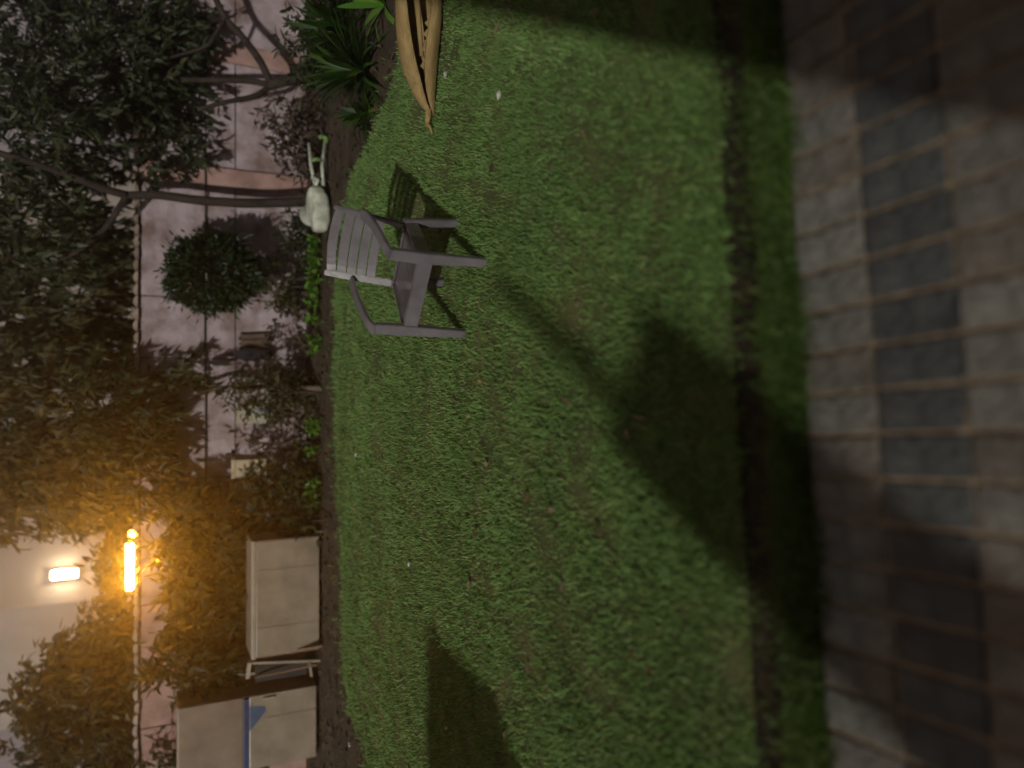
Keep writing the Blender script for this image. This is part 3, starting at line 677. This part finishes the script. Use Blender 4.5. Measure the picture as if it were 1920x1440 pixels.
box('door_seam', (hw_ - .245, -.0005, .04), (hw_ - .238, .003, zm - .215), M_wood, dl)
box('handle', (hw_ - .05, -.022, zm - .30), (hw_ - .03, .003, zm - .18), M_trim, dl, .004)
for s in (-1, 1): box('foot', (s * (hw_ - .06) - .03, .06, 0), (s * (hw_ - .06) + .03, .12, .031), M_rubber, cab)

Yt = (Yk + Yf) / 2 + .05
tl_ = D(596, 1268, Yt); tr_ = D(596, 1238, Yt); tb2 = Vector(((tl_.x + tr_.x) / 2, Yt, 0))
tre = empty('folded_trestle', tb2, 'narrow pale folded trestle frame between the chest and the cabinet', 'trestle')
def tp(px, py, dy=0): return D(px, py, Yt + dy) - tb2
def bar(name, a, b, wv, mt, par): return sw(name, [a, Vector(a).lerp(Vector(b), .5), b], (0, 1, 0), wv, wv * .8, mt, par, .003)
a = tp(590, 1240); a.z = 0.0; b2 = tp(592, 1262); b2.z = 0.0
bar('upright', a, tp(470, 1243), .03, M_trim, tre); bar('upright', b2 + Vector((0, .25, 0)), tp(462, 1264, .2), .03, M_trim, tre)
bar('rail', tp(580, 1242, -.02), tp(584, 1268, .1), .028, M_trim, tre); bar('rail', tp(468, 1240, -.02), tp(464, 1270, .1), .045, M_trim, tre)
bar('brace', tp(594, 1246, -.03), tp(480, 1270, .06), .022, M_wood, tre)
box('panel', tp(575, 1264, .10), tp(478, 1246, .13), M_rubber, tre)
pl0 = G(606, 1208); pk_ = empty('leaning_plank', pl0, 'brown plank leaning between the chest and the trestle', 'plank')
pa = Vector((0, 0, .0)); pb = D(478, 1228, Yk + .2) - pl0
sw('board', [pa, pa.lerp(pb, .5), pb], (0, 1, .3), .09, .022, M_wood, pk_, .003)
tube('cord_loop', [pb + Vector((-.02, -.045, -.02)), pb + Vector((0, -.06, -.05)), pb + Vector((.02, -.045, -.02))], .006, .006, M_cable, pk_, 5)

# ------------------------------------------------------------------ things on and against the wall
yb2 = YW - .13
mb = empty('meter_box', D(500, 877, yb2), 'upper cream meter box on the wall with a dark hatch', 'box')
sc = F_PX / (yb2 / ray(470, 877).y)
box('case', (-.10, 0, 0), (.10, .099, 62 / sc), M_cream, mb, .008); box('hatch', (-.055, -.006, .02), (.015, -.001, .075), M_wood, mb, .002); box('cover_rim', (-.106, -.012, 62 / sc - .03), (.106, .0, 62 / sc + .004), M_cream, mb, .004)
mb = empty('meter_box', D(479, 930, yb2), 'lower plain cream meter box nearer the chest', 'box')
box('case', (-.16, 0, 0), (.16, .099, 44 / sc), M_cream, mb, .008); box('door', (-.145, -.008, .015), (.145, -.001, 44 / sc - .015), M_cream, mb, .003); box('conduit', (.02, .03, -.35), (.045, .055, .0), M_pvc, mb)
po = empty('leaning_poster', D(520, 780, yb2 + .03), 'pale notice board with a blue corner leaning against the wall', 'notice board')
Mr = Matrix.Rotation(R(-6), 4, 'X') @ Matrix.Rotation(R(4), 4, 'Y')
box('board', (-.10, 0, 0), (.11, .012, .42), M_poster, po, 0, Mr); box('blue_patch', (.03, -.004, .05), (.10, -.0005, .15), M_bluelt, po, 0, Mr); box('frame_strip', (-.105, -.003, .421), (.115, .014, .435), M_trim, po, 0, Mr)
for z in (-.18,): tube('leg', [(-.06, 0, 0), (-.06, -.02, -.36)], .01, .01, M_trim, po, 6); tube('leg', [(.06, 0, 0), (.06, -.02, -.36)], .01, .01, M_trim, po, 6)
# black bag hanging
bgp = D(510, 665, YW - .12); bag = empty('black_bag', bgp, 'black bag hanging on the wall above the olive bush', 'bag')
bm = bmesh.new(); bmesh.ops.create_uvsphere(bm, u_segments=14, v_segments=12, radius=1)
for v in bm.verts:
    x, y, z = v.co; f = lambda q, p: math.copysign(abs(q) ** p, q)
    v.co = Vector((f(x, .7) * .072 * (1 + .12 * math.sin(z * 5)), f(y, .7) * .05, f(z, .6) * .195 + .19))
bm_obj('sack', bm, M_black, bag, True)
tube('strap', spline([(-.04, 0, .36), (-.02, .03, .44), (0, .07, .48), (.02, .03, .44), (.04, 0, .36)], 3), .008, .008, M_black, bag, 5)
rg = empty('brown_cloth', D(508, 637, YW - .07), 'brown cloth hanging beside the black bag', 'cloth')
bm = bmesh.new(); bmesh.ops.create_grid(bm, x_segments=10, y_segments=12, size=1)
for v in bm.verts:
    x, y, _ = v.co; v.co = Vector((x * .075 * (1 - .1 * y), .018 * math.sin(x * 7 + y) - .005, (y + 1) * .165 + .012 * math.sin(x * 6)))
o = bm_obj('cloth', bm, M_cloth, rg, True); md = o.modifiers.new('s', 'SOLIDIFY'); md.thickness = .006
box('hook', (-.012, -.01, .325), (.012, .036, .345), M_cable, rg)

# ------------------------------------------------------------------ scraps on the lawn
for (px, py), lab in zip([(667, 853), (767, 1058), (655, 1396), (785, 316), (835, 140), (935, 178)],
        ['white scrap on the lawn below the meter boxes', 'white scrap on the brightest patch of lawn', 'white scrap in front of the tall cabinet', 'white scrap beyond the chair toward the spathe', 'grey leaf scrap just in front of the spathe', 'pale grass stalk scrap farther in front of the spathe']):
    p = G(px, py, .018); bm = bmesh.new(); bmesh.ops.create_icosphere(bm, subdivisions=2, radius=1)
    for v in bm.verts: v.co = Vector((v.co.x * .022, v.co.y * .013, v.co.z * .011)) * random.uniform(.55, 1.15)
    o = bm_obj('paper_scrap', bm, M_paper, None); o.location = p; o.rotation_euler.z = random.uniform(0, 3)
    tag(o, lab, 'litter', 'scraps on the lawn')

nf = 420; fx = rng.uniform(-4.5, 4.5, nf); fy = 1.6 + 6.8 * rng.uniform(0, 1, nf) ** .9; k = inside(fx, fy, LAWN)
P = np.stack([fx[k], fy[k], rng.uniform(.018, .034, k.sum())], 1); dr = rng.normal(size=P.shape); dr[:, 2] *= .25
tag(leaves('fallen_leaves', P, dr, rng.uniform(.03, .07, len(P)), rng.uniform(.015, .03, len(P)), M_fallen), 'small dry leaves scattered over the lawn', 'leaves', kind='stuff')
nf = 3200; fx = rng.uniform(-5, 5, nf); fy = rng.uniform(4.3, 8.7, nf); k = ~inside(fx, fy, LAWN)
P = np.stack([fx[k], fy[k], rng.uniform(-.008, .012, k.sum())], 1); dr = rng.normal(size=P.shape); dr[:, 2] *= .35
tag(leaves('bed_litter', P, dr, rng.uniform(.04, .10, len(P)), rng.uniform(.018, .04, len(P)), M_dryleaf), 'dry leaf litter covering the soil bed', 'leaves', kind='stuff')
# ------------------------------------------------------------------ unseen things added only to throw shade over lawn and paving
def sh(px, py, H):                                          # where an edge at height H must stand to shade that lawn point
    g = G(px, py); k = H / math.tan(SUN_EL); return Vector((g.x - SUN_AZ.x * k, g.y - SUN_AZ.y * k, 0))
perp = Vector((SUN_AZ.y, -SUN_AZ.x, 0))
def pier(name, px0, py0, px1, py1, H, label):
    a, b = sh(px0, py0, H), sh(px1, py1, H); c_ = (a + b) / 2; hw2 = abs((b - a).dot(perp)) / 2
    e = empty(name, c_, label, 'pier', rz=math.atan2(perp.y, perp.x))
    box('shaft', (-hw2, -.25, 0), (hw2, .25, H - .12), M_brickpier, e, .01); box('cap', (-hw2 - .03, -.29, H - .12), (hw2 + .03, .29, H), M_coping, e, .02)
pier('added_shade_pier', 1240, 600, 1255, 930, 2.5, 'unseen brick pier added to throw the wedge of shade')  # added out of view for the dark wedge on lawn and paving
HB = 2.0; sb = sh(802, 1172, HB)                            # unseen block added left of the lawn, its roof edge shades a strip
bw = empty('added_shade_shed', sb, 'unseen shed-shaped block added to shade the left of the lawn', 'shed')
prism('wall', [Vector((-.03, -.93, 0)), Vector((-.03, -.03, 0)), Vector((-4, -.03, 0)), Vector((-4, -.93, 0))], -.01, HB - .08, M_house, bw)
prism('roof', [Vector((0, -.96, 0)), Vector((0, 0, 0)), Vector((-4.1, 0, 0)), Vector((-4.1, -.96, 0))], HB - .08, HB, M_roof, bw)
# a tall unseen pole, added for the thin diagonal shadow 
pb_ = sh(935, 520, 4.2); po_ = empty('added_shade_pole', pb_, 'unseen steel pole added to throw a thin shadow on the lawn', 'pole')
tube('shaft', [(0, 0, 0), (0, 0, 2), (0, 0, 4.15)], .065, .055, M_lampbody, po_, 10); tube('cap', [(0, 0, 4.15), (0, 0, 4.22)], .07, .04, M_lampbody, po_, 10)
q0 = G(1690, 192); q0 = Vector((q0.x, q0.y, 0)) - Vector((SUN_AZ.x, SUN_AZ.y, 0)) * 3.2  # unseen wall added to set the shadow edge on the right
hs = empty('added_shade_wall', q0, 'unseen rendered wall added to shade the right of the paving', 'house')
prism('wall', [Vector((0, 0, 0)), Vector((8, 0, 0)), Vector((8, -.4, 0)), Vector((0, -.4, 0))], -.01, 5.2, M_house, hs)
prism('roof_edge', [Vector((.15, .12, 0)), Vector((8, .12, 0)), Vector((8, -.5, 0)), Vector((.15, -.5, 0))], 5.2, 5.35, M_roof, hs)

# ------------------------------------------------------------------ haze added to imitate the bloom around the lamps
M_h = bpy.data.materials.new('bloom_haze'); M_h.use_nodes = True; t = M_h.node_tree; t.nodes.clear()
vo = t.nodes.new('ShaderNodeVolumePrincipled'); vo.inputs['Color'].default_value = (.9, .88, .85, 1); vo.inputs['Density'].default_value = 0.0082; vo.inputs['Anisotropy'].default_value = 0.86
oo = t.nodes.new('ShaderNodeOutputMaterial'); t.links.new(vo.outputs[0], oo.inputs['Volume'])
hz = box('haze', (-95, -45, -1.1), (95, 165, 6.9), M_h); tag(hz, 'thin haze added over the garden to imitate lamp bloom', 'haze', kind='stuff')
